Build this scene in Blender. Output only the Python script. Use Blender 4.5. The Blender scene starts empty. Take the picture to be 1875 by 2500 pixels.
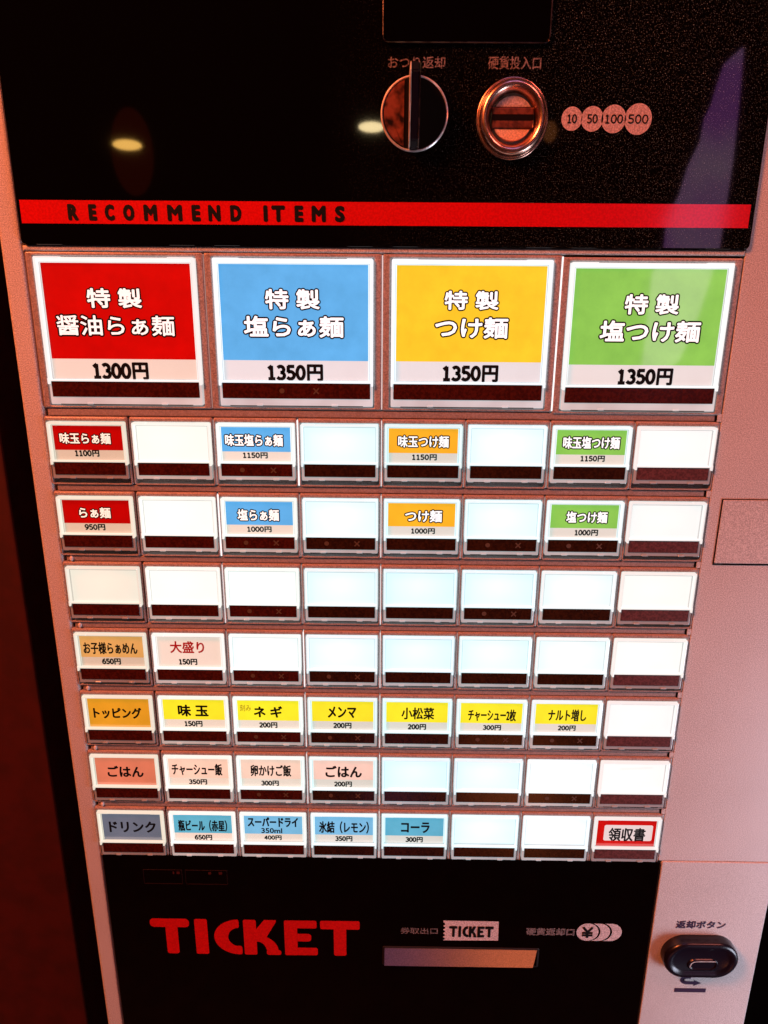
import bpy, bmesh, math, random
from mathutils import Vector, Matrix
random.seed(4)
scene = bpy.context.scene
C = scene.collection
MM = 0.001
ZH = 1250.0            # height in mm of the top edge of the first row of small buttons

# ------------------------------------------------------------------ camera, world, lights
CAM = (4.88, -388.2, 71.95)
yaw, pitch, roll = (math.radians(a) for a in (-0.4773, -17.1934, 0.4246))
fw = Vector((math.sin(yaw)*math.cos(pitch), math.cos(yaw)*math.cos(pitch), math.sin(pitch)))
rt = Vector((math.cos(yaw), -math.sin(yaw), 0)); up = rt.cross(fw)
rt, up = rt*math.cos(roll) + up*math.sin(roll), -rt*math.sin(roll) + up*math.cos(roll)
cam = bpy.data.objects.new('camera', bpy.data.cameras.new('camera')); C.objects.link(cam)
cam.matrix_world = Matrix.Translation((CAM[0]*MM, CAM[1]*MM, (CAM[2]+ZH)*MM)) @ Matrix((rt, up, -fw)).transposed().to_4x4()
cam.data.sensor_fit = 'VERTICAL'; cam.data.sensor_height = 24; cam.data.lens = 17.28
cam.data.clip_start = .01; cam.data.clip_end = 50
scene.camera = cam

w = bpy.data.worlds.new('World'); scene.world = w; w.use_nodes = True
w.node_tree.nodes['Background'].inputs[0].default_value = (1, .22, .12, 1)
w.node_tree.nodes['Background'].inputs[1].default_value = .016
scene.view_settings.view_transform = 'Standard'; scene.view_settings.look = 'None'
scene.view_settings.exposure = 0; scene.view_settings.gamma = 1
scene.render.engine = 'CYCLES'
scene.cycles.use_denoising = True
scene.cycles.max_bounces = 6

def area_light(name, loc, target, size, energy, color, shape='RECTANGLE', size_y=None):
    l = bpy.data.lights.new(name, 'AREA'); l.shape = shape; l.size = size; l.size_y = size_y or size
    l.energy = energy; l.color = color
    o = bpy.data.objects.new(name, l); C.objects.link(o)
    o.location = (loc[0]*MM, loc[1]*MM, (loc[2]+ZH)*MM)
    d = Vector(((target[0]-loc[0]), (target[1]-loc[1]), (target[2]-loc[2])))
    o.rotation_euler = d.to_track_quat('-Z', 'Y').to_euler()
    return o
def mirrored(x, z, dist):
    # where something seen reflected at (x, z) of the glossy front stands in the room
    k = dist/388.2
    return (x+(x-CAM[0])*k, -dist, z+(z-CAM[2])*k)
KEY = area_light('ceiling_lamp_warm', (-850, -650, 950), (-150, 0, 0), .35, 36, (1, .20, .06))
area_light('ceiling_lamp_violet', (200, -520, 1250), (60, 0, 0), .5, 1.0, (.50, .40, 1))
KEY2 = area_light('ceiling_lamp_right', (900, -700, 1150), (150, 0, 0), .35, 7, (1, .25, .20))
COOL = area_light('added_cool_fill', (560, -230, -430), (215, 0, -330), .22, 2.0, (.78, .82, 1))  # unseen fill added for the lavender on the lower right face
area_light('added_orange_chute_light', (245, -800, -841), (95, 0, -363), .14, .22, (1, .25, .08))  # unseen light added to tint the flap's right end orange
area_light('added_violet_chute_light', (22, -800, -841), (10, 0, -363), .08, .022, (.7, .4, 1))  # unseen light added to give the flap a violet left end
lm = mirrored(-122.7, 134.7, 3000)
area_light('hanging_lamp', lm, (-122, 0, 134), .115, .26, (1, .55, .12), 'ELLIPSE', .04)
area_light('hanging_lamp_halo', (lm[0], lm[1]-60, lm[2]-20), (-122, 0, 134), .17, .032, (1, .08, .02), 'ELLIPSE', .34)  # added red glow imitating the halo around the lamp's reflection
lm = mirrored(-5.6, 143.0, 2600)
area_light('counter_lamp', lm, (-5, 0, 143), .095, .22, (1, .78, .40), 'ELLIPSE', .035)
lm = mirrored(79.0, 141.4, 2600)
area_light('counter_lamp_far', lm, (79, 0, 141), .05, .012, (1, .30, .08), 'ELLIPSE', .07)

# ------------------------------------------------------------------ materials
def new_mat(name):
    m = bpy.data.materials.new(name); m.use_nodes = True
    nt = m.node_tree
    return m, nt, nt.nodes['Principled BSDF']
def noise(nt, scale, detail=2, coord='Object', rough=.5):
    tc = nt.nodes.new('ShaderNodeTexCoord'); n = nt.nodes.new('ShaderNodeTexNoise')
    n.inputs['Scale'].default_value = scale; n.inputs['Detail'].default_value = detail; n.inputs['Roughness'].default_value = rough
    nt.links.new(tc.outputs[coord], n.inputs['Vector'])
    return n
def ramp(nt, src, stops):
    r = nt.nodes.new('ShaderNodeValToRGB'); nt.links.new(src, r.inputs[0])
    e = r.color_ramp.elements
    e[0].position, e[0].color = stops[0][0], (*stops[0][1], 1); e[1].position, e[1].color = stops[-1][0], (*stops[-1][1], 1)
    for p, c in stops[1:-1]:
        x = e.new(p); x.color = (*c, 1)
    return r
def mixc(nt, fac, a, b, mode='MIX'):
    m = nt.nodes.new('ShaderNodeMix'); m.data_type = 'RGBA'; m.blend_type = mode
    for i, v in ((0, fac), (6, a), (7, b)):
        if isinstance(v, (int, float)): m.inputs[i].default_value = v
        elif isinstance(v, tuple): m.inputs[i].default_value = (*v, 1)
        else: nt.links.new(v, m.inputs[i])
    return m.outputs[2]
def paint(name, col, rough=.4, grain=.18, scale=900, bump=.25, coat=0, metal=0, spec=.5):
    m, nt, b = new_mat(name)
    n = noise(nt, scale, 2)
    lo = tuple(c*(1-grain) for c in col); hi = tuple(min(1, c*(1+grain)) for c in col)
    r = ramp(nt, n.outputs['Fac'], [(.38, lo), (.62, hi)])
    n2 = noise(nt, 14, 3)
    r2 = ramp(nt, n2.outputs['Fac'], [(.3, (.9, .9, .9)), (.7, (1, 1, 1))])
    nt.links.new(mixc(nt, 1.0, r.outputs[0], r2.outputs[0], 'MULTIPLY'), b.inputs['Base Color'])
    b.inputs['Roughness'].default_value = rough; b.inputs['Metallic'].default_value = metal
    b.inputs['Specular IOR Level'].default_value = spec
    if coat: b.inputs['Coat Weight'].default_value = coat; b.inputs['Coat Roughness'].default_value = .08
    if bump:
        bp = nt.nodes.new('ShaderNodeBump'); bp.inputs['Strength'].default_value = bump; bp.inputs['Distance'].default_value = .0003
        nt.links.new(n.outputs['Fac'], bp.inputs['Height']); nt.links.new(bp.outputs[0], b.inputs['Normal'])
    return m
def plain(name, col, rough=.4, metal=0, spec=.5, coat=0):
    m, nt, b = new_mat(name)
    b.inputs['Base Color'].default_value = (*col, 1); b.inputs['Roughness'].default_value = rough
    b.inputs['Metallic'].default_value = metal; b.inputs['Specular IOR Level'].default_value = spec
    if coat: b.inputs['Coat Weight'].default_value = coat; b.inputs['Coat Roughness'].default_value = .05
    return m
def srgb(r, g, b):
    return tuple(((v/255)/12.92 if v/255 <= .04045 else ((v/255+.055)/1.055)**2.4) for v in (r, g, b))

M_CAB = paint('cabinet_paint', (.60, .57, .56), .42, .30, 1900, .4)
M_BEZ = paint('button_bar_plastic', (.38, .32, .31), .30, .28, 1700, .3, spec=.5)
M_CHAN = paint('channel_plastic', (.34, .28, .27), .40, .2, 1500, .2)
M_DARK = plain('dark_recess', (.006, .003, .003), .6)
M_GAP = plain('joint_shadow_gap', (.004, .002, .002), .8, spec=.1)
M_WALL = paint('dark_red_wall', (.055, .002, .002), .7, .15, 60, .1)
M_FLOOR = paint('dark_floor', (.04, .02, .015), .6, .2, 30, .1)

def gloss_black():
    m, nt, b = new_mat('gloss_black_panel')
    # pale grain specks painted in, denser rightwards for the brighter reflected haze
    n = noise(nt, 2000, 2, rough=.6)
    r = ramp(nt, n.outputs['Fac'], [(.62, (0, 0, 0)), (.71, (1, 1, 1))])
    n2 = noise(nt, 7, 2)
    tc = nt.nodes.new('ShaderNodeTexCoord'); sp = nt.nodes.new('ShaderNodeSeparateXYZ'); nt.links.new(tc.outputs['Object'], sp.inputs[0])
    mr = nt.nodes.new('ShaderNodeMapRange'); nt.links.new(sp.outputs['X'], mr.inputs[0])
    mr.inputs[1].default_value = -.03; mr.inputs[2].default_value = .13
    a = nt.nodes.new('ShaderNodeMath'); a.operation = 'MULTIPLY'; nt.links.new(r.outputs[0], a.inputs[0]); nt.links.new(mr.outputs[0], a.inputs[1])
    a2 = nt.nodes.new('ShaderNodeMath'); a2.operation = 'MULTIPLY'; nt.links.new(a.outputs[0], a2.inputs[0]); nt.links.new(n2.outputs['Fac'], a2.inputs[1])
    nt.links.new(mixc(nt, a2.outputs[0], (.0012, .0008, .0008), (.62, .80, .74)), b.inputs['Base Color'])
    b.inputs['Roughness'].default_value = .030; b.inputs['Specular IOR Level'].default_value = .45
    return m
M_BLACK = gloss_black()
M_BLACK2 = plain('gloss_black_lower_panel', (.001, .0006, .0006), .04, spec=.45)
M_RED = paint('printed_red', (.66, .002, .002), .3, .12, 900, 0, spec=.3, coat=1)
M_REDPRINT = paint('printed_deep_red', (.60, .004, .004), .5, .12, 900, 0, spec=.3)
M_INK = plain('black_ink', (.004, .004, .005), .5, spec=.2)
M_PALE = paint('pale_print', (.62, .52, .52), .45, .3, 1300, 0)
M_PALEDIM = paint('worn_pale_print', (.16, .13, .13), .45, .7, 1300, 0)
M_PURPLEINK = plain('dark_violet_ink', (.03, .012, .05), .5)
M_CHROME = plain('warm_chrome', (.75, .50, .44), .13, metal=1)
M_DCHROME = paint('scratched_dark_chrome', (.34, .26, .24), .26, .5, 260, .3, metal=1)
M_COPPER = paint('coppery_metal', (.85, .50, .38), .27, .15, 400, .06, metal=1)
M_EDGE = paint('pale_chrome_highlight', (.95, .84, .80), .30, .2, 300, .1, metal=.4)  # pale base colour stands in for bright reflections on chrome
M_SATIN = paint('satin_steel', (.62, .48, .47), .30, .15, 1500, .1, metal=1)
M_COINPLATE = paint('coin_plate_enamel', (.55, .40, .38), .35, .3, 1300, .2)
M_BUTTON = plain('black_rubbery_plastic', (.006, .004, .010), .27, spec=.5)
M_PEG = plain('white_peg_plastic', (.75, .72, .72), .3)

def lit(name, base=(.6, .6, .6), k=1.0, rough=.25, uneven=.1, spot=False, coat=.0):
    # lit from behind by the button lamp: the emission is the lamp light (object colour) coming through
    m, nt, b = new_mat(name)
    oi = nt.nodes.new('ShaderNodeObjectInfo')
    n = noise(nt, 45, 2)
    r = ramp(nt, n.outputs['Fac'], [(.3, (1-uneven,)*3), (.7, (1, 1, 1))])
    c = mixc(nt, 1.0, oi.outputs['Color'], r.outputs[0], 'MULTIPLY')
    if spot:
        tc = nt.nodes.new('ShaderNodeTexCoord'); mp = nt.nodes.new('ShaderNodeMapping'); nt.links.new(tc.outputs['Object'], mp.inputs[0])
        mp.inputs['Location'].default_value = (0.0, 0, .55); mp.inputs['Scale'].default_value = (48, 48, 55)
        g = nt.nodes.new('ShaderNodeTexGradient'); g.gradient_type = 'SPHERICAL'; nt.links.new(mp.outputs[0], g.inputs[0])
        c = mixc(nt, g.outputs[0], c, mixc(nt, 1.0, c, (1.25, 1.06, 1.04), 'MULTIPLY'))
    nt.links.new(c, b.inputs['Emission Color']); b.inputs['Emission Strength'].default_value = k
    b.inputs['Base Color'].default_value = (*base, 1); b.inputs['Roughness'].default_value = rough
    if coat: b.inputs['Coat Weight'].default_value = coat; b.inputs['Coat Roughness'].default_value = .04
    return m
M_RIM = lit('clear_acrylic_lit', (.22, .23, .25), .84, .15, .05, coat=.5)
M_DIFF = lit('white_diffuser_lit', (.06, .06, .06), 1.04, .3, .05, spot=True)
M_LIP = lit('clear_acrylic_edge', (.30, .29, .31), .34, .12, .3)
M_HOLD = lit('clear_holder_edge', (.1, .11, .12), .62, .3, .3)
M_PAPER = lit('card_paper_lit', (.3, .29, .28), .66, .35, .06, coat=1)
M_WHITEINK = lit('white_lettering_lit', (.5, .5, .5), .95, .35, .05)
M_STRIP = paint('smoked_strip', (.055, .008, .004), .22, .3, 700, 0, spec=.35)
M_STRIP_DARK = paint('smoked_strip_dark', (.030, .010, .004), .2, .3, 700, 0, spec=.35)
M_STRIP_PALE = paint('smoked_strip_mauve', (.11, .040, .042), .3, .3, 900, 0, spec=.35)  # paler, mauve strip for the right-hand column
M_MARK = plain('unlit_indicator', (.10, .055, .03), .5)
M_SEAM = lit('light_through_joint', (.4, .4, .4), 1.0, .3, .1)
_cards = {}
def card_mat(key, rgb):
    # translucent coloured print: lets the lamp light through in its own colour
    if key in _cards: return _cards[key]
    lin = srgb(*rgb)
    m, nt, b = new_mat('print_' + key)
    oi = nt.nodes.new('ShaderNodeObjectInfo')
    n = noise(nt, 70, 4, rough=.6)
    r = ramp(nt, n.outputs['Fac'], [(.3, (.84, .86, .86)), (.7, (1.08, 1.03, 1.03))])
    c = mixc(nt, 1.0, mixc(nt, 1.0, oi.outputs['Color'], r.outputs[0], 'MULTIPLY'), lin, 'MULTIPLY')
    nt.links.new(c, b.inputs['Emission Color']); b.inputs['Emission Strength'].default_value = 1.06
    b.inputs['Base Color'].default_value = (*(v*.22 for v in lin), 1); b.inputs['Roughness'].default_value = .3
    b.inputs['Coat Weight'].default_value = 1; b.inputs['Coat Roughness'].default_value = .04; b.inputs['Coat IOR'].default_value = 1.8
    _cards[key] = m
    return m
COL = {'red': (203, 4, 2), 'blue': (96, 178, 240), 'amber': (255, 204, 44), 'green': (138, 202, 84), 'orange': (252, 182, 40),
       'tan': (240, 196, 118), 'cream': (246, 232, 214), 'ochre': (242, 184, 48), 'yellow': (252, 238, 44), 'brick': (236, 146, 118),
       'peach': (248, 210, 190), 'slate': (112, 130, 160), 'teal': (92, 178, 206), 'sky': (120, 190, 228)}

# ------------------------------------------------------------------ mesh helpers (all coordinates in mm, x right, y into the machine, z up)
def build(name, bm, mat, parent=None, loc=(0, 0, 0), label=None, smooth=False):
    me = bpy.data.meshes.new(name)
    bmesh.ops.recalc_face_normals(bm, faces=bm.faces[:])
    bm.to_mesh(me); bm.free()
    me.transform(Matrix.Scale(MM, 4))
    if mat: me.materials.append(mat)
    if smooth:
        for p in me.polygons: p.use_smooth = True
    return link(name, me, parent, loc, label)
def link(name, me, parent=None, loc=(0, 0, 0), label=None):
    o = bpy.data.objects.new(name, me); C.objects.link(o)
    if parent: o.parent = parent
    o.location = (loc[0]*MM, loc[1]*MM, loc[2]*MM)
    if label: o['label'] = label
    return o
def rr(x0, x1, z0, z1, r, n=4):
    r = max(min(r, (x1-x0)/2-.001, (z1-z0)/2-.001), .001)
    pts = []
    for cx, cz, a0 in ((x1-r, z1-r, 0), (x0+r, z1-r, 90), (x0+r, z0+r, 180), (x1-r, z0+r, 270)):
        for i in range(n+1):
            a = math.radians(a0+90*i/n); pts.append((cx+r*math.cos(a), cz+r*math.sin(a)))
    return pts
def ell(cx, cz, rx, rz, n=48):
    return [(cx+rx*math.cos(2*math.pi*i/n), cz+rz*math.sin(2*math.pi*i/n)) for i in range(n)]
def loft(loops, cap0=False, cap1=False, bm=None):
    # loops: [(points_xz, y), ...] all with equal counts
    bm = bm or bmesh.new()
    rows = [[bm.verts.new((x, y, z)) for x, z in pts] for pts, y in loops]
    n = len(rows[0])
    for a, b in zip(rows, rows[1:]):
        for i in range(n):
            bm.faces.new((a[i], a[(i+1) % n], b[(i+1) % n], b[i]))
    if cap0: bm.faces.new(rows[0])
    if cap1: bm.faces.new(rows[-1])
    return bm
def slab(x0, x1, z0, z1, y0, y1, bev=.8, r=.8, bm=None, seg=3, n=3):
    # rounded-front block: front face at y0, back at y1
    loops = [(rr(x0, x1, z0, z1, r, n), y1)]
    for i in range(seg+1):
        a = math.pi/2*i/seg; ins = bev*(1-math.cos(a)); yy = y0+bev*(1-math.sin(a))
        loops.append((rr(x0+ins, x1-ins, z0+ins, z1-ins, max(r-ins, .02), n), yy))
    return loft(loops, cap0=True, cap1=True, bm=bm)
def sheet(pts, y, bm=None):
    bm = bm or bmesh.new()
    bm.faces.new([bm.verts.new((x, y, z)) for x, z in pts]); return bm
def rect(x0, x1, z0, z1): return [(x0, z0), (x1, z0), (x1, z1), (x0, z1)]
def frame(x0, x1, z0, z1, t, y0, y1, bev=.4, r=.6, bm=None, tb=None):
    # rectangular ring; t side thickness, tb bottom/top thickness
    tb = tb if tb is not None else t
    return loft([(rr(x0, x1, z0, z1, r), y1), (rr(x0, x1, z0, z1, r), y0+bev), (rr(x0+bev*.3, x1-bev*.3, z0+bev*.3, z1-bev*.3, r), y0+bev*.3),
                 (rr(x0+bev, x1-bev, z0+bev, z1-bev, r*.8), y0),
                 (rr(x0+t, x1-t, z0+tb, z1-tb, r*.5), y0), (rr(x0+t, x1-t, z0+tb, z1-tb, r*.5), y1)], bm=bm)

# ---- lettering
_font_cache = {}
def glyph_mesh(s, spacing=1.0):
    key = (s, spacing)
    if key in _font_cache: return _font_cache[key]
    cu = bpy.data.curves.new('lettering', 'FONT'); cu.body = s; cu.size = 1; cu.resolution_u = 3; cu.space_character = spacing
    o = bpy.data.objects.new('lettering', cu); C.objects.link(o)
    dg = bpy.context.evaluated_depsgraph_get()
    me = bpy.data.meshes.new_from_object(o.evaluated_get(dg))
    vs = [(v.co.x, v.co.y) for v in me.vertices]; fs = [tuple(p.vertices) for p in me.polygons]
    bpy.data.objects.remove(o); bpy.data.curves.remove(cu); bpy.data.meshes.remove(me)
    x0 = min(v[0] for v in vs); x1 = max(v[0] for v in vs); z0 = min(v[1] for v in vs); z1 = max(v[1] for v in vs)
    vs = [((x-x0)/(x1-x0)-.5, (z-z0)/(z1-z0)-.5) for x, z in vs]
    _font_cache[key] = (vs, fs)
    return vs, fs
def stamp(bm, s, cx, cz, w, h, y, radius, spacing=1.0, extra=0):
    # print the string into w x h; a heavier weight comes from printing it again round a small circle
    vs, fs = glyph_mesh(s, spacing)
    w2, h2 = w-2*(radius+extra), h-2*(radius+extra)
    shifts = [(0, 0)]
    if radius > 0:
        rings = [radius] if radius < .045*h else [radius*.55, radius]
        for q, rad in enumerate(rings):
            k = 8 if q == 0 else 12
            shifts += [(rad*math.cos(2*math.pi*i/k), rad*math.sin(2*math.pi*i/k)) for i in range(k)]
    for j, (dx, dz) in enumerate(shifts):
        vv = [bm.verts.new((cx+vx*w2+dx, y-j*.002, cz+vz*h2+dz)) for vx, vz in vs]
        for f in fs:
            bm.faces.new([vv[i] for i in f])
def letters(name, s, cx, cz, w, h, y, mat, parent, weight=.03, loc=(0, 0, 0), spacing=1.0, label=None, extra=0):
    bm = bmesh.new(); stamp(bm, s, cx, cz, w, h, y, weight*h, spacing, extra*h)
    return build2(name, bm, mat, parent, loc, label)
def build2(name, bm, mat, parent, loc=(0, 0, 0), label=None):
    me = bpy.data.meshes.new(name); bm.to_mesh(me); bm.free(); me.transform(Matrix.Scale(MM, 4)); me.materials.append(mat)
    return link(name, me, parent, loc, label)
def arcp(cx, cz, rx, rz, a0, a1, n=12):
    return [(cx+rx*math.cos(math.radians(a0+(a1-a0)*i/n)), cz+rz*math.sin(math.radians(a0+(a1-a0)*i/n))) for i in range(n+1)]
DIG = {   # centre lines in a 1 x 1.5 cell
 '0': [arcp(.5, .75, .40, .68, 0, 360, 24)],
 '1': [[(.20, 1.20), (.52, 1.43), (.52, .06)], [(.20, .06), (.86, .06)]],
 '2': [arcp(.47, 1.05, .36, .37, 160, -20, 12)+[(.62, .62), (.12, .07), (.9, .07)]],
 '3': [arcp(.44, 1.08, .36, .35, 140, -80, 12), arcp(.44, .42, .42, .36, 85, -145, 14)],
 '5': [[(.84, 1.43), (.22, 1.43), (.20, .84)]+arcp(.44, .47, .42, .40, 110, -140, 14)],
 '4': [[(.68, .0), (.68, 1.43), (.08, .45), (.95, .45)]],
 '6': [arcp(.50, .47, .39, .40, 180, -180, 20), arcp(.80, .55, .70, .88, 178, 92, 10)],
 '9': [arcp(.50, 1.03, .39, .40, 0, 360, 20), arcp(.20, .95, .70, .88, -2, -88, 10)]}
def stroke(bm, pts, hw, y):
    for i in range(len(pts)-1):
        (x0, z0), (x1, z1) = pts[i], pts[i+1]
        d = math.hypot(x1-x0, z1-z0)
        if d < 1e-6: continue
        nx, nz = -(z1-z0)/d*hw, (x1-x0)/d*hw
        ex, ez = (x1-x0)/d*hw*.35, (z1-z0)/d*hw*.35
        yy = y-(i % 2)*.003
        bm.faces.new([bm.verts.new(p) for p in ((x0+nx-ex, yy, z0+nz-ez), (x0-nx-ex, yy, z0-nz-ez), (x1-nx+ex, yy, z1-nz+ez), (x1+nx+ex, yy, z1+nz+ez))])
def digits(bm, s, x0, x1, z0, z1, y, hw):
    n = len(s); cw = (x1-x0)/n; g = .90
    for i, ch in enumerate(s):
        for ln in DIG[ch]:
            stroke(bm, [(x0+cw*i+cw*(.05+g*px), z0+hw*.8+(z1-z0-1.6*hw)*pz/1.5) for px, pz in ln], hw, y)
def price(name, s, cx, cz, w, h, y, parent, loc, mat, hw=.11):
    # figures followed by the yen sign
    bm = bmesh.new(); d = s[:-1]; fy = .29 if len(d) == 4 else .36
    x0 = cx-w/2; xm = x0+w*(1-fy)-w*.015
    digits(bm, d, x0, xm, cz-h/2, cz+h/2, y, h*hw*.85)
    stamp(bm, s[-1], cx+w/2-w*fy/2+w*.01, cz, w*fy, h*1.04, y, h*.05)
    return build2(name, bm, mat, parent, loc)

# ------------------------------------------------------------------ the place
def structure(name, bm, mat):
    o = build(name, bm, mat); o.location.z = ZH*MM; o['kind'] = 'structure'; return o
structure('floor', slab(-4000, 4000, -1260, -1250, -4000, 900, .01, .01), M_FLOOR)
structure('wall_behind_machine', slab(-3000, 3000, -1249, 1500, 420, 470, .01, .01), M_GAP)
structure('wall_left', slab(-1500, -237, -1249, 1500, 60, 100, 2, 2), M_WALL)

# a lit window on the far side of the room; the gloss front mirrors it as a violet strip
def lit_window():
    m, nt, b = new_mat('violet_window_light')
    n = noise(nt, 2.2, 3); r = ramp(nt, n.outputs['Fac'], [(.38, (.42, .12, .48)), (.62, (.60, .36, .56))])
    nt.links.new(r.outputs[0], b.inputs['Emission Color']); b.inputs['Emission Strength'].default_value = 2.9
    b.inputs['Base Color'].default_value = (.1, .1, .1, 1)
    pts = [(165.3, 177.1), (158.5, 170.8), (156.0, 160.4), (154.8, 153.9), (152.4, 147.9), (151.7, 138.2), (147.2, 127.0), (144.7, 114.5), (139.9, 103.6), (140.1, 89.8), (135.8, 77.8), (135.9, 51.6), (135.7, 31.0), (144.2, 26.8), (153.8, 35.3), (159.8, 53.8), (163.6, 71.7), (166.5, 90.0), (166.9, 110.0), (167.3, 128.9), (166.5, 156.2), (165.8, 169.7)]
    bm = bmesh.new(); q = [mirrored(x, z, 3000) for x, z in pts]
    loops = [([(p[0], p[2]) for p in q], -3000), ([(p[0], p[2]) for p in q], -3030)]
    return structure('window_light', loft(loops, True, True), m)
lit_window()

# ------------------------------------------------------------------ the ticket machine
machine = bpy.data.objects.new('ticket_machine', None); C.objects.link(machine)
machine['label'] = 'meal ticket vending machine with rows of lit menu buttons between two black panels'
machine['category'] = 'ticket machine'
def P(name, bm, mat, loc=(0, 0, 0), label=None, smooth=False, parent=None):
    if parent is None: return build(name, bm, mat, machine, (loc[0], loc[1], loc[2]+ZH), label, smooth)
    return build(name, bm, mat, parent, loc, label, smooth)

XL, XR = -191.5, 256.0
P('cabinet_body', slab(XL+1, XR-1, -1200, 420, 7, 380, .5, .5), M_DARK)
P('side_trim', slab(XL, -180.4, -1190, 400, 1.6, 9, 1.6, 1.2), M_CAB, label='narrow left edge of the cabinet')
P('side_trim', slab(180.3, XR, -282.2, 400, 1.6, 9, .35, .3), M_CAB, label='wide upper right face of the cabinet')
P('side_trim', slab(182.6, XR, -1190, -282.5, 1.1, 9, .7, 1), M_CAB, label='wide lower right face of the cabinet')
P('top_trim', slab(-180.3, 180.2, 86.4, 89.2, 1.2, 9, 1.0, .4), M_CAB)
P('base_plinth', slab(XL+10, XR-10, -1250, -1200.5, 30, 370, 1, 1), M_DARK)
# cover plate let into the right face
P('service_cover_joint', loft([(rect(186.6, 251.0, -77.9, -39.2), 1.35), (rect(187.3, 250.4, -77.0, -39.6), 1.35)]), M_GAP)
P('service_cover', slab(187.5, 250.2, -76.8, -39.8, 1.2, 1.7, .2, .3), M_CAB)
P('edge_highlight_strip', slab(-191.2, -189.9, 112, 121, .4, 2.5, .4, .5), M_CHROME)  # chrome strip added to imitate a highlight on the cabinet edge

# ---- upper panel
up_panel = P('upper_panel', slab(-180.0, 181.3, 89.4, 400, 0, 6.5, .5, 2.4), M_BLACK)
def U(name, bm, mat, **k): return build(name, bm, mat, up_panel, (0, 0, 0), k.get('label'), k.get('smooth', False))
U('red_stripe', sheet(rect(-178.2, 178.9, 99.3, 110.0), -.10), M_RED)
for word in ([('R', 287, 332), ('E', 377, 412), ('C', 447, 489), ('O', 526, 575), ('M', 615, 673), ('M', 717, 781), ('E', 822, 860), ('N', 893, 946), ('D', 988, 1036)],
             [('I', 1131, 1149), ('T', 1166, 1224), ('E', 1265, 1303), ('M', 1338, 1399), ('S', 1438, 1481)]):
    bm = bmesh.new()
    for ch, a, b in word:
        xa, xb = -154.9+(a-287)*.11415, -154.9+(b-287)*.11415
        stamp(bm, ch, (xa+xb)/2, 104.5, xb-xa, 7.5, -.22, min(.55, (xb-xa)*.45))
    build2('heading_lettering', bm, M_INK, up_panel)
letters('caption_lettering', 'おつり返却', 15.2, 170.1, 26.6, 5.0, -.15, M_PALEDIM, up_panel, .02)
letters('caption_lettering', '硬貨投入口', 60.6, 170.1, 24.6, 5.4, -.15, M_PALEDIM, up_panel, .02)
for cx, r, t in ((88.9, 4.9, '10'), (98.5, 5.2, '50'), (108.6, 5.8, '100'), (120.1, 6.4, '500')):
    s = U('coin_symbol', sheet(ell(cx, 147.0, r, r*1.05, 40), -.12), M_COINPLATE)
    bm = bmesh.new(); wd = 1.55*r if len(t) == 3 else 1.0*r
    digits(bm, t, cx-wd/2, cx+wd/2, 147-2.1, 147+2.1, -.25, .30)
    o = build2('coin_value', bm, M_INK, up_panel)
# banknote window outline
nd = U('note_window', frame(-.6, 76.2, 177.6, 330, .5, -1.6, 0, .2, 3.4), M_DCHROME, label='black window framed by a thin metal line at the top edge')
build('window_pane', slab(.1, 75.5, 178.3, 329, -1.2, -.05, .3, 3), M_BLACK2, nd)

# coin slot: turned metal ring, sunk dish, two enamelled half moons and the slot bar
def ring_profile(cx, cz, prof, n=64, sz=1.05, cap=False):
    return loft([(ell(cx, cz, r, r*sz, n), y) for r, y in prof], cap1=cap)
cs = P('coin_slot', ring_profile(60.7, 146.6, [(16.9, 0), (16.9, -1.0), (16.5, -1.5), (16.1, -1.4), (15.9, -1.2), (15.8, -2.4), (15.4, -3.9), (14.7, -5.1), (13.7, -5.7), (12.8, -5.5), (11.9, -4.6), (11.1, -3.0), (10.4, -1.0)], cap=False), M_COPPER, smooth=True)
build('slot_dish', sheet(ell(60.7, 146.6, 10.5, 11.0, 48), -.9), M_DCHROME, cs)
def moon(cx, cz, r, zc, sgn, y):
    pts = [(cx+r*math.cos(a), cz+sgn*r*math.sin(a)) for a in [math.asin(zc/r)+i*(math.pi-2*math.asin(zc/r))/20 for i in range(21)]]
    return loft([(pts, -.95), (pts, y+.25), ([(cx+(p[0]-cx)*.96, cz+sgn*zc+(p[1]-cz-sgn*zc)*.96) for p in pts], y)], cap1=True)
build('slot_plate', moon(60.7, 146.6, 9.6, 4.9, 1, -2.2), M_COINPLATE, cs, label='upper half moon plate of the coin slot')
build('slot_plate', moon(60.7, 146.6, 9.6, 4.6, -1, -2.2), paint('orange_lit_enamel', (.80, .52, .38), .35, .2, 1300, .2), cs, label='lower, paler half moon plate of the coin slot')
build('slot_bar', slab(50.9, 70.5, 142.2, 151.2, -2.9, -.95, .8, .8), paint('brown_moulding', (.13, .035, .02), .28, .4, 500, .2), cs)
build('coin_opening', slab(51.0, 70.4, 145.7, 148.2, -3.1, -2.8, .05, .4), M_GAP, cs)

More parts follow.
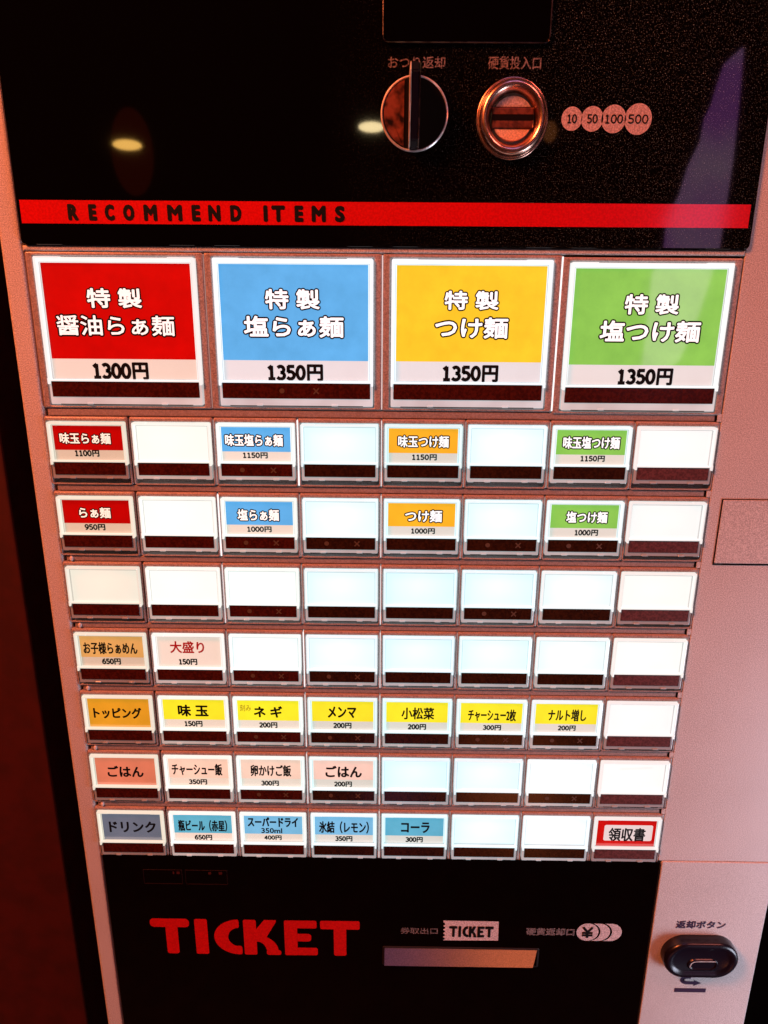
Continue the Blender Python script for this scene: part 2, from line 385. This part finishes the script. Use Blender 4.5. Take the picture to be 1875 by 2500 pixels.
# return lever: disc with a fin standing proud of it
rl = P('return_lever', loft([(ell(14.6, 148.6, 15.9, 16.4, 64), 0), (ell(14.6, 148.6, 15.9, 16.4, 64), -.6), (ell(14.6, 148.6, 15.3, 15.8, 64), -1.1), (ell(14.6, 148.6, 14.9, 15.4, 64), -.7)], cap1=True), M_EDGE)
build('lever_disc', loft([(ell(14.6, 148.6, 14.9, 15.4, 64), -.75), (ell(14.6, 148.6, 14.7, 15.2, 64), -1.0)], cap1=True), plain('disc_dark_half', (.004, .002, .002), .35, spec=.15), rl)  # black colour stands for the unlit right half of the disc
half = [(9.6, 134.0)]+[(14.6+14.4*math.cos(a), 148.6+14.9*math.sin(a)) for a in [math.radians(250-i*(140/18)) for i in range(19)]]
build('lever_lit_half', loft([(half, -1.0), (half, -1.6)], cap1=True), paint('scratched_brown_lit_half', (.22, .05, .03), .3, .9, 160, .4, metal=.6), rl, label='scratched left half of the lever disc, browned to show light on it')  # brown colour stands for light reflected on the disc's left half
def fin(x0, x1):
    prof = [(133.2, -.8), (133.2, -6), (136, -9), (150, -15), (162, -20), (165.6, -20), (166.4, -17), (166.4, -.8)]
    bm = bmesh.new(); a = [bm.verts.new((x0, y, z)) for z, y in prof]; b = [bm.verts.new((x1, y, z)) for z, y in prof]
    bm.faces.new(a); bm.faces.new(b); n = len(prof)
    for i in range(n): bm.faces.new((a[i], a[(i+1) % n], b[(i+1) % n], b[i]))
    bmesh.ops.bevel(bm, geom=bm.edges[:], offset=.5, segments=2, affect='EDGES')
    return bm
build('lever_fin', fin(12.6, 16.2), M_BUTTON, rl)
build('fin_edge', fin(11.9, 12.65), M_EDGE, rl); build('fin_edge', fin(16.15, 16.8), M_DCHROME, rl)

# ------------------------------------------------------------------ menu buttons
ROW = 41.57
SMALL = dict(hw=22.42, z1=3.0, z0=-34.6, hx=21.3, hz1=.5, hz0=-33.9, cx=20.85, ct=0, cb=-22.7, t=1.0, sx=19.3, sb=-30.1, lip=-32.6, px=18.6, pt=-2.0, pb=-21.3, band=-15.6)
BIG = dict(hw=44.9, z1=86.3, z0=7.5, hx=41.0, hz1=84.3, hz0=8.9, cx=40.4, ct=83.7, cb=21.9, t=1.4, sx=38.9, sb=13.7, lip=9.6, px=37.8, pt=81.0, pb=23.2, band=33.4)
def button_meshes(d):
    r = {}
    o = lambda ins: rr(-d['hw']+ins, d['hw']-ins, d['z0']+ins, d['z1']-ins, .9)
    h = lambda ins: rr(-d['hx']-ins, d['hx']+ins, d['hz0']-ins, d['hz1']+ins, .8)
    bm = loft([(o(0), 6.5), (o(0), 2.4), (o(.25), 1.75), (o(.8), 1.45), (h(.5), 1.45), (h(.1), 1.75), (h(0), 2.4), (h(0), 6.3)], cap1=True)
    r['bezel'] = bm
    # cap: bright clear walls round the card
    bm = frame(-d['cx'], d['cx'], d['cb'], d['ct'], d['t'], 0, 5.2, .35, .5, tb=.85)
    for s in (-1, 1):   # little hinge clips at the lower corners
        x = s*(d['cx']-.5); slab(x-.55, x+.55, d['cb']-1.5, d['cb']+1.6, -.35, 4, .25, .3, bm=bm)
    x = d['px']*.72     # top lugs
    slab(-d['cx']+.5, -x, d['ct']-.9, d['ct']+.25, -.2, 3, .2, .2, bm=bm); slab(x, d['cx']-.5, d['ct']-.9, d['ct']+.25, -.2, 3, .2, .2, bm=bm)
    r['cap'] = bm
    r['holder'] = frame(-d['px']-.75, d['px']+.75, d['pb']-.35, d['pt']+.45, .22, 1.9, 3.6, .05, .2)
    r['diffuser'] = slab(-d['cx']+.4, d['cx']-.4, d['cb']+.3, d['ct']-.3, 3.1, 6.2, .05, .3)
    r['paper'] = slab(-d['px'], d['px'], d['pb'], d['pt'], 2.32, 3.0, .02, .1)
    r['band'] = sheet(rect(-d['px'], d['px'], d['band'], d['pt']), 2.26)
    r['bandfull'] = sheet(rect(-d['px'], d['px'], d['pb'], d['pt']), 2.26)
    r['strip'] = slab(-d['sx'], d['sx'], d['sb'], d['cb']-.05, .55, 5.5, .15, .2)
    bm = frame(-d['cx']+.1, d['cx']-.1, d['lip'], d['cb']-.1, d['cx']-d['sx']-.2, .9, 5.4, .4, .6, tb=d['sb']-d['lip']-.15)
    q = d['px']*.5
    slab(-q-2.2, -q+1.2, d['lip']+.2, d['lip']+1.2, .3, 2, .3, .4, bm=bm); slab(q-.5, q+3.0, d['lip']+.2, d['lip']+1.2, .3, 2, .3, .4, bm=bm)
    r['lip'] = bm
    r['groove'] = sheet(rect(-d['px']*.93, d['px']*.93, d['lip']+.05, d['lip']+.40), .82)
    bm = sheet(ell(-d['px']*.42 if d['px'] < 20 else -7.5, (d['sb']+d['cb'])/2, 1.35, 1.35, 20), .42)
    x, z = d['px']*.50*min(1, 18.3/d['px']*1.0) if d['px'] < 20 else 10.5, (d['sb']+d['cb'])/2
    stroke(bm, [(x-1.3, z-1.4), (x+1.3, z+1.4)], .38, .42); stroke(bm, [(x-1.3, z+1.4), (x+1.3, z-1.4)], .38, .40)
    r['mark'] = bm
    mats = dict(bezel=M_BEZ, cap=M_RIM, holder=M_HOLD, diffuser=M_DIFF, paper=M_PAPER, band=None, bandfull=None, strip=M_STRIP, lip=M_LIP, groove=M_GAP, mark=M_MARK)
    out = {}
    for k, bm in r.items():
        bmesh.ops.recalc_face_normals(bm, faces=bm.faces[:])
        me = bpy.data.meshes.new('button_'+k); bm.to_mesh(me); bm.free(); me.transform(Matrix.Scale(MM, 4))
        if mats[k]: me.materials.append(mats[k])
        out[k] = me
    return out
MS, MB = button_meshes(SMALL), button_meshes(BIG)
def band_mesh(src, mat):
    me = src.copy(); me.materials.clear(); me.materials.append(mat); return me

# how strongly and in what tint the lamp behind each column shines through
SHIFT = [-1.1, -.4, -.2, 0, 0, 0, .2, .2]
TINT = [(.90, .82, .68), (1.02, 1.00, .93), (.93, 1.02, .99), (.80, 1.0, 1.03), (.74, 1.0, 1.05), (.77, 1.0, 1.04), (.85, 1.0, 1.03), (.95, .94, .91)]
BTINT = [(1.0, .93, .90), (.96, 1.04, 1.10), (.94, 1.04, 1.10), (.98, 1.02, 1.02)]
strips = [MB['strip'], MS['strip'], band_mesh(MS['strip'], M_STRIP_DARK), band_mesh(MS['strip'], M_STRIP_PALE)]
def make_button(M, d, x, z, tint, texts, colour, label, style='outline', full=False, ink=None, mark=False, cap_k=1.0, lip_k=1.0, big=False):
    name = 'large_menu_button' if big else 'menu_button'
    b = link(name, M['bezel'], machine, (x, 0, z+ZH), label)
    row = -z/ROW
    dz = 0 if big else .1*z/ROW*MM
    def sub(n, me, k=1.0):
        o = link(n, me, b)
        if not big: o.scale.z = (.985+.006*row) if n in ('menu_card', 'card_colour', 'card_holder') else (.955+.0125*row)
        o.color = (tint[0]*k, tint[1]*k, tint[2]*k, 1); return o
    sub('cap_frame', M['cap'], 1.12*cap_k); sub('card_holder', M['holder'], cap_k).location.z = dz
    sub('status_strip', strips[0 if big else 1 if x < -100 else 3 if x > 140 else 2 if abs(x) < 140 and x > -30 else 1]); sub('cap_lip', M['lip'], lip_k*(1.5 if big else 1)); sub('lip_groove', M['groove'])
    if mark: sub('status_mark', M['mark'])
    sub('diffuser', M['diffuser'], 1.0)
    if texts is None: return b
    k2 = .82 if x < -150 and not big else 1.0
    o = sub('menu_card', M['paper'], k2); o.location.z = dz
    if not big or colour == 'red': o.color = (o.color[0]*1.06, o.color[1]*.95, o.color[2]*.84, 1)
    if colour and colour != 'cream':
        me = band_mesh(M['bandfull' if full else 'band'], card_mat(colour, COL[colour])); o = sub('card_colour', me, k2); o.location.z = dz; o.color = (max(o.color[0], .96*k2), o.color[1]*.97, min(o.color[2], 1.0), 1)
    for i, (s, cx, cz, wd, ht) in enumerate(texts):
        if s[-1] == '円':
            price('price_lettering', s, cx, cz, wd, ht, 2.2, b, (0, 0, 0), M_INK, .125 if big else .125)
        elif style == 'outline':
            wo, wi = ((.088, .016) if s[0] == '醤' else (.088, .026)) if big else (.100, .022)
            o = letters('lettering_outline', s, cx, cz, wd+ht*.02, ht*1.02, 2.23, M_INK, b, wo)
            o = letters('lettering', s, cx, cz, wd+ht*.02, ht*1.02, 2.16, M_WHITEINK, b, wi, extra=wo-wi); o.color = (*tint, 1)
        elif s == '刻み':
            letters('handwriting', s, cx, cz, wd, ht, 2.2, plain('pencil', (.25, .2, .03), .6), b, .0)
        else:
            letters('lettering', s, cx, cz, wd, ht, 2.20, ink or M_INK, b, .026 if any(ch in '瓶飯様領結増松枚盛' for ch in s) else .038)
    return b
M_REDINK = plain('red_ink', (.45, .005, .01), .5)
big_specs = [
 ('red', [('特 製', -2.0, 64.0, 29.2, 10.9), ('醤油らぁ麺', -2.6, 50.4, 62.4, 11.6), ('1300円', -2.6, 27.2, 29.5, 8.9)]),
 ('blue', [('特 製', -0.9, 64.1, 29.1, 11.1), ('塩らぁ麺', -0.6, 50.5, 52.8, 12.0), ('1350円', -0.8, 27.1, 29.4, 8.6)]),
 ('amber', [('特 製', 0.4, 64.2, 28.7, 10.4), ('つけ麺', 0.9, 50.6, 38.7, 11.8), ('1350円', 0.9, 27.4, 29.3, 8.6)]),
 ('green', [('特 製', 2.0, 63.8, 28.8, 11.1), ('塩つけ麺', 2.5, 50.4, 52.6, 12.0), ('1350円', 2.2, 27.4, 28.9, 8.6)])]
for c, (col, tx) in enumerate(big_specs):
    make_button(MB, BIG, -135+90*c, -.9 if c == 3 else 0, BTINT[c], tx, col, 'large %s menu button reading %s' % ({'amber': 'yellow'}.get(col, col), tx[1][0]), mark=(c in (1,)), big=True, cap_k=1.0)
specs = {
(0, 0): ('red', [('味玉らぁ麺', -1.5, -8.9, 28.6, 7.1), ('1100円', -1.5, -17.1, 13.4, 3.6)]),
(0, 2): ('blue', [('味玉塩らぁ麺', -1.1, -9.1, 32.3, 7.6), ('1150円', -0.9, -17.4, 13.6, 3.3)]),
(0, 4): ('orange', [('味玉つけ麺', 0.1, -9.0, 28.4, 7.6), ('1150円', 0.6, -17.6, 13.5, 3.3)]),
(0, 6): ('green', [('味玉塩つけ麺', 0.1, -8.8, 31.5, 7.8), ('1150円', 1.3, -17.5, 13.2, 3.3)]),
(1, 0): ('red', [('らぁ麺', -0.8, -9.4, 18.6, 7.3), ('950円', -1.7, -17.8, 11.5, 3.6)]),
(1, 2): ('blue', [('塩らぁ麺', -0.6, -9.8, 24.2, 7.8), ('1000円', -0.5, -18.1, 13.8, 3.3)]),
(1, 4): ('orange', [('つけ麺', 1.1, -9.5, 21.6, 8.1), ('1000円', 0.8, -18.2, 13.4, 3.3)]),
(1, 6): ('green', [('塩つけ麺', 1.3, -9.2, 23.8, 7.8), ('1000円', 1.6, -18.2, 13.1, 3.5)]),
(3, 0): ('tan', [('お子様らぁめん', -0.8, -10.0, 32.1, 7.9), ('650円', -1.0, -18.7, 11.0, 4.0)]),
(3, 1): ('cream', [('大盛り', -1.0, -8.8, 20.3, 7.9), ('150円', -1.2, -18.4, 11.0, 4.0)]),
(4, 0): ('ochre', [('トッピング', -0.9, -12.2, 29.4, 7.7)]),
(4, 1): ('yellow', [('味 玉', -0.4, -9.9, 18.6, 8.3), ('150円', -0.9, -19.0, 11.1, 3.9)]),
(4, 2): ('yellow', [('ネ ギ', -0.1, -10.1, 17.4, 8.0), ('200円', -0.3, -19.3, 11.0, 3.9), ('刻み', -13.7, -7.6, 6.7, 4.5)]),
(4, 3): ('yellow', [('メンマ', -0.4, -9.8, 17.4, 8.0), ('200円', -0.3, -19.0, 11.0, 3.9)]),
(4, 4): ('yellow', [('小松菜', 0.5, -10.0, 19.9, 8.3), ('200円', 0.1, -19.3, 11.0, 3.9)]),
(4, 5): ('yellow', [('チャーシュー2枚', 0.4, -10.6, 29.1, 8.3), ('300円', 0.7, -19.2, 11.0, 3.6)]),
(4, 6): ('yellow', [('ナルト増し', 0.6, -10.0, 23.2, 8.3), ('200円', 0.9, -18.9, 10.7, 3.6)]),
(5, 0): ('brick', [('ごはん', -0.1, -12.3, 22.7, 8.2)]),
(5, 1): ('peach', [('チャーシュー飯', -0.9, -10.2, 31.6, 8.8), ('350円', -0.9, -19.3, 11.4, 3.8)]),
(5, 2): ('peach', [('卵かけご飯', -0.0, -10.4, 25.4, 8.5), ('300円', -0.9, -19.6, 11.0, 3.8)]),
(5, 3): ('peach', [('ごはん', 0.2, -10.4, 22.8, 8.5), ('200円', -0.3, -19.6, 11.0, 3.8)]),
(6, 0): ('slate', [('ドリンク', 0.4, -12.5, 30.1, 8.6)]),
(6, 1): ('teal', [('瓶ビール（赤星）', -0.1, -10.9, 31.5, 8.9), ('650円', -0.2, -19.9, 11.1, 4.0)]),
(6, 2): ('sky', [('スーパードライ', -0.2, -7.4, 32.4, 7.4), ('350ml', -1.1, -14.0, 13.4, 4.0), ('400円', -0.6, -19.4, 11.1, 3.5)]),
(6, 3): ('sky', [('氷結（レモン）', 0.0, -10.7, 32.0, 9.3), ('350円', -0.2, -19.5, 11.0, 4.0)]),
(6, 4): ('teal', [('コーラ', 0.6, -10.2, 18.3, 8.2), ('300円', 0.0, -19.5, 11.0, 4.0)]),
(6, 7): ('red', [('領収書', 0.5, -13.4, 23.5, 10.4)]),
}
CNAME = {'tan': 'tan', 'cream': 'cream', 'ochre': 'ochre', 'brick': 'salmon', 'peach': 'pale pink', 'slate': 'slate blue', 'teal': 'teal', 'sky': 'sky blue'}
marks = {(0, 2), (0, 0), (1, 2), (1, 3), (1, 5), (1, 6), (2, 2), (2, 5), (3, 2), (3, 3), (4, 2), (4, 3), (4, 5), (4, 6), (5, 2), (5, 3), (5, 6)}
marks.discard((0, 0))
for r in range(7):
    for c in range(8):
        q = random.uniform(.955, 1.03); qb = random.uniform(.975, 1.02)
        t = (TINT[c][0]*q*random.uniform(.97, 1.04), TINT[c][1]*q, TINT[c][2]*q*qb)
        x, z = (c-3.5)*45+SHIFT[c], -r*ROW
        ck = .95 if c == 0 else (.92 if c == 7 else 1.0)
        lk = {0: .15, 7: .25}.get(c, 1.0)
        if (r, c) in specs:
            col, tx = specs[(r, c)]
            full = (r, c) in ((4, 0), (5, 0), (6, 0), (6, 7))
            style = 'outline' if r < 2 else 'ink'
            b = make_button(MS, SMALL, x, z, t, tx, col, 'menu button with a %s card reading %s' % (CNAME.get(col, col), tx[0][0]), style, full, M_REDINK if (r, c) == (3, 1) else None, (r, c) in marks, ck, lk)
            if (r, c) == (6, 7):
                b['label'] = 'receipt button with a white box on a red card'
                o = build('card_box', sheet(rr(-14.2, 16.6, -18.2, -6.2, 1.2), 2.235), M_PAPER, b); o.color = (.95, .85, .84, 1)
        else:
            b = make_button(MS, SMALL, x, z, t, None, None, None, mark=(r, c) in marks, cap_k=ck, lip_k=lk)
            if r == 5 and c == 7:
                build('diffuser_smudge', sheet([(-9, -7.6), (11, -6.4), (12, -4.6), (-8, -5.9)], 3.05), M_DIFF, b).color = (.90, .87, .85, 1)

# channels between the rows, their end gaps and pegs
def channel(z1, z0):
    ch = P('channel_strip', slab(-178.6, 177.1, z0+.25, z1-.25, 2.3, 6, .6, .5), M_CHAN)
    build('end_gap', slab(177.2, 177.9, z0+.2, z1-.2, 1.9, 6, .05, .1), M_GAP, ch, (0, 0, ZH*0))
    build('end_filler', slab(177.95, 180.2, z0+.1, z1-.1, 1.62, 6, .1, .1), M_CAB, ch)
    return ch
channel(7.5, 3.0)
for r in range(6):
    ch = channel(-34.6-r*ROW, -38.57-r*ROW)
    if r >= 1: build('peg', loft([(ell(-175.5, -36.6-r*ROW, 1.0, 1.5, 16), 3), (ell(-175.5, -36.6-r*ROW, 1.0, 1.5, 16), 1.6), (ell(-175.5, -36.6-r*ROW, .5, .9, 16), 1.2)], cap1=True), M_PEG, ch, smooth=False)
# lamp light leaking through some joints between buttons
def seam(x, r, k, w=.5, top=2.0, bot=-34.0):
    if r is None: z1, z0 = 85.6, 8.2
    else: z1, z0 = top-r*ROW, bot-r*ROW
    o = P('lit_joint', slab(x-w/2, x+w/2, z0, z1, 1.5, 6, .05, .1), M_SEAM); o.color = (k*.95, k*1.0, k*1.02, 1)
seam(0, None, .55, .5); seam(90, None, 1.1, .8); seam(-90, None, .12, .3)
for r, cols in enumerate([(3, 4), (2, 4), (2, 4), (3, 4), (3, 4), (3, 4), (4,)]):
    for c in cols:
        seam((c-4)*45.0, r, 1.1 if (r, c) in ((0, 3), (1, 2), (3, 3)) else .7, .8 if (r, c) in ((0, 3), (1, 2)) else .45)
    for c in range(1, 8):
        if c not in cols: seam((c-4)*45.0, r, .10 if c in (1, 7) else .22, .25)

# ------------------------------------------------------------------ lower panel
lo_panel = P('lower_panel', slab(-179.6, 181.6, -900, -282.9, .8, 6.5, .5, 1.2), M_BLACK2)
def L(name, bm, mat, smooth=False, label=None, parent=None): return build(name, bm, mat, parent or lo_panel, (0, 0, 0), label, smooth)
def letter_ticket(x0, x1, z0, z1, y, bm=None, style=1):
    # heavy rounded capitals T I C K E T
    bm = bm or bmesh.new()
    W = x1-x0; H = z1-z0
    def poly(pts): sheet([(x0+px*W, z0+pz*H) for px, pz in pts], y, bm)
    def bar(a, b, c, d): poly([(a, c), (b, c), (b, d), (a, d)])
    def rbar(a, b, c, d, r=.05):
        sheet(rr(x0+a*W, x0+b*W, z0+c*H, z0+d*H, r*H, 3), y, bm)
    rbar(.0, .187, .76, 1.0, .09); rbar(.072, .130, .0, .9, .06)
    rbar(.212, .273, .0, 1.0, .04)
    outer = arcp(.425, .5, .122, .50, 88, 272, 20); inner = arcp(.430, .5, .062, .27, 262, 98, 16)
    outer = [(px, max(0, min(1, pz))) for px, pz in outer]
    k = min(len(outer), 21)
    no, ni = arcp(.425, .5, .122, .50, 92, 268, 20), arcp(.428, .5, .058, .27, 100, 260, 20)
    for i in range(20): poly([no[i], no[i+1], ni[i+1], ni[i]])
    rbar(.405, .424, .76, 1.0, .05); rbar(.405, .435, .0, .25, .05)
    rbar(.445, .506, .0, 1.0, .04)
    poly([(.49, .45), (.49, .62), (.545, 1.0), (.602, 1.0), (.600, .93), (.555, .52), (.53, .40)])
    cu = arcp(.51, .10, .10, .46, 95, 0, 10); ci = arcp(.51, .04, .045, .34, 95, 0, 10)
    for i in range(10): poly([cu[i], cu[i+1], ci[i+1], ci[i]])
    rbar(.552, .622, .0, .14, .05)
    rbar(.640, .702, .0, 1.0, .04); rbar(.66, .795, .78, 1.0, .04); rbar(.66, .768, .40, .62, .07); rbar(.66, .798, .0, .22, .05)
    rbar(.812, 1.0, .76, 1.0, .04); rbar(.876, .936, .0, .9, .05)
    # lift each piece a hair so none lies in the plane of another
    for i, f in enumerate(bm.faces):
        for v in f.verts: v.co.y -= (i % 40)*.003
    return bm
o = letter_ticket(-153.2, -12.6, -364.0, -334.2, .62); build2('ticket_lettering', o, M_REDPRINT, lo_panel)
letters('caption_lettering', '券取出口', 27.2, -341.6, 25.0, 5.4, .65, M_PALEDIM, lo_panel, .02)
letters('caption_lettering', '硬貨返却口', 114.8, -340.8, 32.4, 6.4, .65, M_PALEDIM, lo_panel, .045)
tb = [(43.5, -349.4), (80.4, -349.0), (80.0, -332.8), (43.3, -332.6)]+[p for i in range(5) for p in ((43.3, -334.2-i*3.1), (44.6, -335.2-i*3.1), (44.6, -336.0-i*3.1), (43.3, -337.0-i*3.1))]
L('ticket_symbol', sheet(tb, .66), M_PALE, label='white ticket shape with perforated left edge')
bm = letter_ticket(47.2, 76.9, -346.3, -337.0, .55); build2('symbol_lettering', bm, M_INK, lo_panel)
L('coin_symbol', sheet(ell(139.6, -340.6, 7.3, 7.3, 40), .60), M_PALE, label='white coin disc with a black yen sign')
def crescent(cx, off, y):
    a = [(cx+7.3*math.cos(math.radians(t)), -340.6+7.3*math.sin(math.radians(t))) for t in range(-84, 85, 8)]
    b = [(cx-off+7.5*math.cos(math.radians(t)), -340.6+7.5*math.sin(math.radians(t))) for t in range(-78, 79, 8)]
    bm = bmesh.new()
    n = min(len(a), len(b))
    for i in range(n-1):
        j0, j1 = round(i*(len(a)-1)/(n-1)), round((i+1)*(len(a)-1)/(n-1))
        sheet([a[j0], a[j1], b[i+1], b[i]], y, bm)
    return bm
L('coin_symbol', crescent(147.3, 6.6, .60), M_PALE, label='first pale crescent behind the coin disc')
L('coin_symbol', crescent(155.1, 6.6, .60), M_PALE, label='outer pale crescent behind the coin disc')
bm = bmesh.new()
for pts in ([(136.6, -336.6), (139.6, -340.6)], [(142.6, -336.6), (139.6, -340.6)], [(139.6, -340.6), (139.6, -345.2)], [(136.4, -341.2), (142.8, -341.2)], [(136.4, -343.2), (142.8, -343.2)]):
    stroke(bm, pts, .85, .5)
for i, f in enumerate(bm.faces):
    for v in f.verts: v.co.y -= i*.005
build2('yen_sign', bm, M_INK, lo_panel)
# dispensing slot with a satin metal flap
ds = L('ticket_chute', frame(2.8, 108.6, -371.6, -355.2, 1.2, .5, 3, .3, 1.2), M_DARK)
bm = bmesh.new()
v = [bm.verts.new(p) for p in ((4.2, .2, -356.4), (107.0, .2, -356.4), (104.6, -1.8, -369.4), (4.2, -1.8, -369.4), (4.2, .78, -356.4), (107.0, .78, -356.4), (104.6, .78, -369.4), (4.2, .78, -369.4))]
for f in ((0, 1, 2, 3), (4, 5, 6, 7), (0, 1, 5, 4), (1, 2, 6, 5), (2, 3, 7, 6), (3, 0, 4, 7)): bm.faces.new([v[i] for i in f])
build('chute_flap', bm, M_SATIN, ds)
# two faint dark outlines with small dim red marks
for x0, x1 in ((-154, -128.5), (-126.5, -99.0)):
    iw = L('faint_outline', frame(x0, x1, -305.5, -294.0, .28, .55, 1.2, .05, .4), plain('dim_red_edge', (.014, .002, .002), .4))
    for q in ((.55, .62), (.80, .88)) if x0 > -130 else ((.76, .80), (.86, .94)):
        build('outline_mark', sheet(rect(x0+(x1-x0)*q[0], x0+(x1-x0)*q[1], -297.4, -295.4), .70), plain('dim_red_print', (.05, .006, .004), .5), iw)

# ---- return button on the lower right face
rb = P('coin_return_button', loft([(rr(190.3, 239.6, -371.4, -342.0, 15, 12), 1.15), (rr(190.3, 239.6, -371.4, -342.0, 15, 12), -4.5), (rr(190.8, 239.1, -370.9, -342.5, 14.6, 12), -6.0), (rr(192.2, 237.7, -369.7, -343.8, 13.4, 12), -7.0),
     (rr(194.0, 235.9, -368.0, -345.5, 11.8, 12), -6.9), (rr(195.5, 234.4, -366.8, -346.9, 10.4, 12), -5.8), (rr(197.0, 232.9, -365.8, -348.0, 8.9, 12), -5.2)], cap1=True), M_BUTTON, smooth=True)
build('finger_dish', loft([(rr(206.5, 226.5, -365.4, -355.6, 4.8, 8), -5.25), (rr(206.9, 226.1, -365, -356, 4.4, 8), -5.9), (rr(207.6, 225.4, -364.3, -356.7, 3.7, 8), -5.9), (rr(208.2, 224.8, -363.7, -357.3, 3.2, 8), -5.3)], cap1=True), M_BUTTON, rb)
bm = bmesh.new(); pts = [(208.0, -362.0), (208.6, -359.0), (210.2, -357.6), (213, -357.1), (224.5, -357.0)]
for i in range(len(pts)-1):
    (x0, z0), (x1, z1) = pts[i], pts[i+1]
    stroke(bm, [(x0, z0), (x1, z1)], .32, -6.1-i*.01)
build2('dish_glint', bm, M_EDGE, rb)  # pale stroke drawn as the bright glint along the dish
cap_r = P('caption_lettering', bmesh.new(), M_PURPLEINK) if False else None
bm = bmesh.new(); stamp(bm, '返却ボタン', 214.2, -333.4, 33.0, 6.6, .95, .28)
build2('caption_lettering', bm, M_PURPLEINK, machine, (0, 0, ZH), 'dark caption printed above the coin return button')
bm = bmesh.new()
for i in range(1): stroke(bm, arcp(211.8, -381.2, 3.9, 2.6, 70, 270, 14)+[(216.5, -383.8)], 1.4, .98)
sheet([(216.0, -381.2), (221.2, -383.8), (216.0, -386.4)], .90, bm)
build2('arrow_symbol', bm, M_PURPLEINK, machine, (0, 0, ZH), 'curved arrow printed under the coin return button')
P('caption_bar', sheet(rect(203.6, 225.2, -392.2, -388.6), .98), M_PURPLEINK, label='dark printed bar under the curved arrow')
